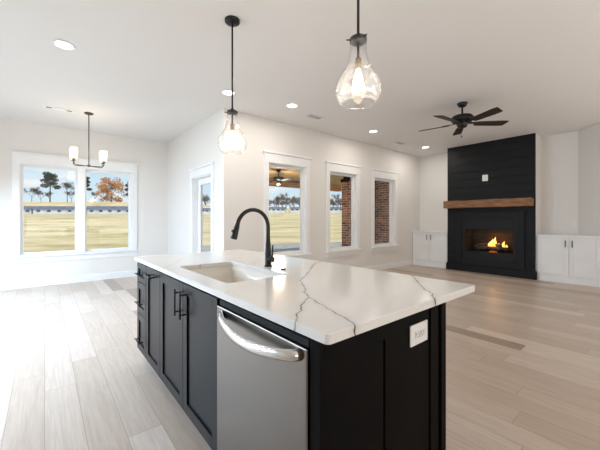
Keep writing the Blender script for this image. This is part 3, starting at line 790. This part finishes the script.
# end panel
ep = thing('island_panel', 'black end panel of the island holding an outlet', 'panel', (1.0, .66, 0))
b = BM(); box(b, CB, 1.39, .668, .703, 0, ZT); obj('panel', b, M['blackpanel'], ep)
b = BM(); box(b, CB, .935, .657, .668, 0, ZT, .001); box(b, .935, 1.262, .658, .668, .806, ZT)
box(b, 1.268, 1.335, .652, .668, 0, ZT, .0015); box(b, 1.35, 1.392, .645, .668, 0, ZT, .0015)
obj('stiles', b, M['blackpanel'], ep)
b = BM(); box(b, .948, 1.262, .658, .668, .0, .806); obj('inset', b, M['blackpanel'], ep)
b = BM(); box(b, FX + .004, CB - .001, .645 + .012, DY0 - .004, 0, ZT, .001); obj('filler', b, M['blackpanel'], ep)
bp_ = thing('island_panel', 'black back panel of the island under the counter overhang', 'panel', (1.36, 1.9, 0))
b = BM(); box(b, 1.334, 1.39, .705, 2.962, 0, ZT); obj('panel', b, M['blackpanel'], bp_)
b = BM(); box(b, 1.39, 1.402, .705, 2.962, 0, .12); box(b, 1.39, 1.402, .705, 2.962, .80, ZT)
for yy in (.705, 1.25, 1.8, 2.35, 2.88): box(b, 1.39, 1.402, yy, yy + .08, .12, .80)
obj('stiles', b, M['blackpanel'], bp_)
t = thing('outlet', 'white double outlet on the black end of the island', 'outlet', (1.178, .66, .776))
b = BM(); box(b, 1.106, 1.238, 0.650, .6565, .734, .818, .003); pl = obj('cover_plate', b, M['plate'], t)
for xx in (1.152, 1.190):
    b = BM(); box(b, xx - .014, xx + .014, .6485, .650, .762, .79, .004); rc = obj('receptacle', b, M['plate'], t)
    b = BM(); box(b, xx - .007, xx - .005, .6478, .6485, .774, .784); box(b, xx + .005, xx + .007, .6478, .6485, .774, .784); box(b, xx - .002, xx + .002, .6478, .6485, .765, .769); obj('slots', b, M['slot'], rc)

# countertop with a sink cut-out
def rrect(x0, x1, y0, y1, r, n=6):
    out = []
    for cx, cy, a in ((x1 - r, y1 - r, 0), (x0 + r, y1 - r, PI / 2), (x0 + r, y0 + r, PI), (x1 - r, y0 + r, 1.5 * PI)):
        for i in range(n + 1): th = a + i / n * PI / 2; out.append((cx + r * math.cos(th), cy + r * math.sin(th)))
    return out
SK = (.712, 1.108, 1.432, 2.168)
def slab(outer, inner, z0, z1, ch=.003):
    bm = BM(); loops = []
    def off(ps, d):
        n = len(ps); o_ = []
        for i in range(n):
            a, c_ = Vector(ps[i - 1]), Vector(ps[(i + 1) % n]); t_ = (c_ - a).normalized(); o_.append((ps[i][0] - t_.y * d, ps[i][1] + t_.x * d))
        return o_
    def ring(ps, z): return [bm.verts.new((x, y, z)) for x, y in ps]
    for ps in (outer, inner[::-1]):
        loops.append([ring(ps, z0), ring(ps, z1 - ch), ring(off(ps, ch), z1)])
    for lp in loops:
        for a, c_ in zip(lp, lp[1:]):
            for i in range(len(a)): j = (i + 1) % len(a); bm.faces.new((a[i], a[j], c_[j], c_[i]))
    for lev in (0, 2):
        es = []
        for lp in loops:
            r = lp[lev]
            for i in range(len(r)):
                e_ = bm.edges.get((r[i], r[(i + 1) % len(r)])); es.append(e_)
        bmesh.ops.triangle_fill(bm, edges=es, use_beauty=True)
    return bm
b = slab([(x + (.012 * (1 - (y - .613) / 2.38) if x < 1 else 0), y) for x, y in rrect(.598, 1.640, .613, 2.9918, .016)], rrect(*SK, .035), .885, .915)
tag(obj('countertop', b, M['quartz'], None, (1.1, 1.8, .885)), 'white quartz island countertop with dark grey veins', 'countertop')

# sink bowl
sk = thing('sink', 'cream undermount sink set into the island countertop', 'sink', (.91, 1.8, .66))
b = BM()
x0, x1, y0, y1 = SK
rings = []
prof = [(.018, .883, .05), (-.006, .883, .035), (-.008, .80, .04), (-.012, .70, .05), (-.04, .672, .06), (-.12, .664, .05)]
for g_, z, r in prof:
    rings.append([b.verts.new((x, y, z)) for x, y in rrect(x0 - g_, x1 + g_, y0 - g_, y1 + g_, max(.012, r))])
for a, c_ in zip(rings, rings[1:]):
    for i in range(len(a)): j = (i + 1) % len(a); f = b.faces.new((a[i], a[j], c_[j], c_[i])); f.smooth = True
b.faces.new(rings[-1])
orings = [[b.verts.new((x, y, z)) for x, y in rrect(x0 - g_, x1 + g_, y0 - g_, y1 + g_, .05)] for g_, z in ((.018, .883), (.006, .80), (.0, .655))]
for a, c_ in zip(orings, orings[1:]):
    for i in range(len(a)): j = (i + 1) % len(a); b.faces.new((a[j], a[i], c_[i], c_[j]))
b.faces.new(orings[-1][::-1])
obj('bowl', b, M['sink'], sk)
b = BM(); lathe(b, [(0, .668), (.03, .668), (.042, .670), (.045, .667), (.045, .664)], .91, 1.8, 24); obj('drain', b, M['chrome'], sk)

# faucet
fx, fy = 1.185, 1.77
fc = thing('faucet', 'matte black gooseneck pull-down faucet behind the sink', 'faucet', (fx, fy, .915))
b = BM(); lathe(b, [(0, .915), (.027, .915), (.027, .921), (.022, .925), (.0215, .985), (.0195, 1.03), (.0165, 1.08), (0, 1.08)], fx, fy, 24); obj('body', b, M['black'], fc)
b = BM(); R0 = .118; zc = 1.185; pts = [(fx, fy, 1.06), (fx, fy, 1.10), (fx, fy, 1.15)]
for i in range(17):
    a = math.radians(0 + 168 * i / 16); pts.append((fx - R0 + R0 * math.cos(a), fy, zc + R0 * math.sin(a)))
tube(b, pts, [.0165, .0145] + [.0130] * (len(pts) - 2), 16); obj('spout', b, M['black'], fc)
e0 = Vector(pts[-1]); dd = (Vector(pts[-1]) - Vector(pts[-2])).normalized()
b = BM(); tube(b, [e0 - dd * .004, e0 + dd * .02, e0 + dd * .05, e0 + dd * .095, e0 + dd * .10], [.0135, .0165, .0185, .0215, .019], 18)
q = e0 + dd * .045; tube(b, [q + Vector((-.016, 0, 0)), q + Vector((-.027, 0, -.004))], .009, 10)
obj('spray_head', b, M['black'], fc)
b = BM(); tube(b, [(fx, fy - .015, .965), (fx, fy - .058, .968)], [.017, .017], 16)
hd = obj('handle_hub', b, M['black'], fc)
b = BM(); tube(b, [(fx, fy - .048, .975), (fx, fy - .052, 1.02), (fx, fy - .056, 1.065)], [.0065, .006, .005], 10); obj('lever', b, M['black'], hd)
b = BM(); lathe(b, [(0, .915), (.021, .915), (.021, .918), (.015, .920), (.014, .9245), (0, .9245)], 1.18, 1.591, 20)
tag(obj('disposal_button', b, M['black'], None, (1.18, 1.591, .915)), 'small round dark air button on the countertop beside the faucet', 'button')

# ------------------------------------------------------------------ pendants
def pendant(x, y, label, zc=2.205):
    t = thing('pendant_light', label, 'pendant light', (x, y, H), 'glass pendants over the island')
    b = BM(); lathe(b, [(0, H), (.066, H), (.066, H - .018), (.058, H - .026), (.012, H - .03), (0, H - .03)], x, y, 32); obj('canopy', b, M['black'], t)
    b = BM(); tube(b, [(x, y, H - .03), (x, y, zc + .02)], .0075); tube(b, [(x, y, zc + .03), (x, y, zc + .012)], .014); obj('rod', b, M['black'], t)
    b = BM(); lathe(b, [(0, zc + .016), (.03, zc + .016), (.047, zc + .008), (.047, zc - .012), (.03, zc - .018), (0, zc - .018)], x, y, 28)
    for k in range(3):
        a = .4 + k * 2 * PI / 3; tube(b, [(x + .04 * math.cos(a), y + .04 * math.sin(a), zc - .002), (x + .066 * math.cos(a), y + .066 * math.sin(a), zc - .002)], .004, 8)
    obj('collar', b, M['black'], t)
    b = BM(); tube(b, [(x, y, zc - .018), (x, y, zc - .115)], .0075); obj('stem', b, M['bronze'], t)
    b = BM(); lathe(b, [(0, zc - .105), (.017, zc - .105), (.019, zc - .115), (.019, zc - .165), (0, zc - .165)], x, y, 18); s = obj('socket', b, M['brass'], t)
    b = BM(); z = zc - .165
    lathe(b, [(0, z), (.013, z), (.014, z - .015), (.024, z - .045), (.031, z - .075), (.027, z - .10), (.014, z - .118), (0, z - .122)], x, y, 18); obj('bulb', b, M['bulb'], s)
    b = BM(); pr = [(.050, .006), (.046, -.02), (.046, -.06), (.052, -.105), (.068, -.152), (.095, -.196), (.117, -.235), (.127, -.275), (.122, -.314), (.106, -.344), (.092, -.357)]
    lathe(b, [(r, zc + q) for r, q in pr] + [(r - .003, zc + q) for r, q in pr[::-1]], x, y, 40)
    obj('glass_shade', b, M['glass'], t)
    lamp('pendant_glow', 'POINT', (x, y, zc - .30), 5, (1, .86, .66), shadow_soft_size=.05)
pendant(1.285, 2.49, 'glass teardrop pendant over the far end of the island, whole rod and canopy in view', 2.193)
pendant(1.345, 1.111, 'glass teardrop pendant over the near island end, its rod cut by the photo edge', 2.24)

# ------------------------------------------------------------------ chandelier
cx, cy = .568, 6.20
ch = thing('chandelier', 'four-arm chandelier with small frosted shades before the nook window', 'chandelier', (cx, cy, H))
b = BM(); lathe(b, [(0, H), (.065, H), (.065, H - .012), (.05, H - .022), (0, H - .026)], cx, cy, 28); obj('canopy', b, M['bronze'], ch)
b = BM(); tube(b, [(cx, cy, H - .02), (cx, cy, 2.14)], .008); obj('stem', b, M['bronze'], ch)
b = BM(); lathe(b, [(0, 2.155), (.022, 2.15), (.03, 2.135), (.022, 2.12), (0, 2.112)], cx, cy, 18); obj('hub', b, M['bronze'], ch)
for dx, dy in ((.205, .07), (.205, -.07), (-.205, .07), (-.205, -.07)):
    ex, ey = cx + dx, cy + dy
    b = BM(); pts = [(cx, cy, 2.133)] + [(cx + dx * f, cy + dy * f, 2.128 + .0 * f) for f in (.3, .6, .85)] + [(cx + dx * .96, cy + dy * .96, 2.137), (ex, ey, 2.16), (ex, ey, 2.20)]
    tube(b, pts, .0065, 10); arm = obj('arm', b, M['bronze'], ch)
    b = BM(); lathe(b, [(0, 2.195), (.026, 2.20), (.03, 2.215), (.018, 2.222), (.016, 2.27), (0, 2.27)], ex, ey, 16); obj('socket', b, M['brass'], arm)
    b = BM(); pr = [(.034, 2.222), (.044, 2.24), (.050, 2.30), (.053, 2.40)]
    lathe(b, pr + [(r - .003, z) for r, z in pr[::-1]], ex, ey, 24); obj('lamp_shade', b, M['frost'], arm)
    b = BM(); lathe(b, [(0, 2.27), (.012, 2.272), (.022, 2.31), (.018, 2.335), (0, 2.345)], ex, ey, 14); obj('bulb', b, M['bulb'], arm)
lamp('chandelier_glow', 'POINT', (cx, cy, 2.30), 9, (1, .88, .7), shadow_soft_size=.2)

# ------------------------------------------------------------------ living room fan, downlights, vents
ceiling_fan(4.904, 2.026, H, 2.70, .66, math.radians(-114), 'black five-blade ceiling fan in the living area before the fireplace')

dl = thing('recessed_light', 'recessed ceiling light at the upper left, nearest the camera', 'ceiling light', (.151, 3.927, H), 'recessed ceiling lights')
b = BM(); lathe(b, [(.075, H - .001), (.098, H - .001), (.098, H - .006), (.088, H - .012), (.075, H - .010)], .151, 3.927, 32); obj('trim_ring', b, M['trim'], dl)
b = BM(); lathe(b, [(0, H - .008), (.076, H - .008), (.076, H - .002), (0, H - .002)], .151, 3.927, 32); obj('diffuser', b, M['diff'], dl)
def dl_light(x, y): lamp('downlight_glow', 'AREA', (x, y, H - .015), 9, (1, .95, .88), aim=(0, 0, -1), shape='DISK', size=.14)
dl_light(.151, 3.927)
for x, y, lab in ((1.972, 3.934, 'recessed ceiling light directly behind the far pendant rod'), (2.96, 3.753, 'recessed ceiling light between the two pendants'),
                  (5.072, 3.804, 'recessed ceiling light right of the near pendant, above the last window'), (7.177, 3.827, 'recessed ceiling light nearest the fireplace, below the fan blades')):
    dup(dl, (x, y, H), 0, 1, lab); dl_light(x, y)

def vent(x, y, lx, ly, n, label, along='x', m=None):
    t = thing('ceiling_vent', label, 'vent', (x, y, H))
    b = BM(); box(b, x - lx, x + lx, y - ly, y - ly + .018, H - .008, H - .001); box(b, x - lx, x + lx, y + ly - .018, y + ly, H - .008, H - .001)
    box(b, x - lx, x - lx + .018, y - ly + .018, y + ly - .018, H - .008, H - .001); box(b, x + lx - .018, x + lx, y - ly + .018, y + ly - .018, H - .008, H - .001)
    obj('frame', b, M['trim'], t)
    b = BM(); box(b, x - lx + .018, x + lx - .018, y - ly + .018, y + ly - .018, H - .003, H - .001); obj('backing', b, M['slot'], t)
    for k in range(n):
        b = BM(); yy = y - ly + .018 + (2 * ly - .036) * (k + .5) / n; w_ = (2 * ly - .036) / n * .14
        box(b, x - lx + .018, x + lx - .018, yy - w_, yy + w_, H - .007, H - .004); obj('slat', b, M['trim'] if m is None else m, t)
vent(3.586, 3.922, .16, .085, 6, 'white ceiling vent register between the pendants, above the first patio window')
vent(6.346, 4.005, .16, .075, 6, 'small ceiling vent left of the living room fan')
t = thing('ceiling_vent', 'long white slotted vent beside the chandelier canopy', 'vent', (.18, 6.26, H))
b = BM(); box(b, -.02, .38, 6.20, 6.32, H - .008, H - .001, .002); obj('frame', b, M['trim'], t)
for xa, xb in ((.015, .085), (.275, .345)):
    b = BM(); box(b, xa, xb, 6.235, 6.285, H - .0095, H - .008); obj('slot', b, M['bronze'], t)
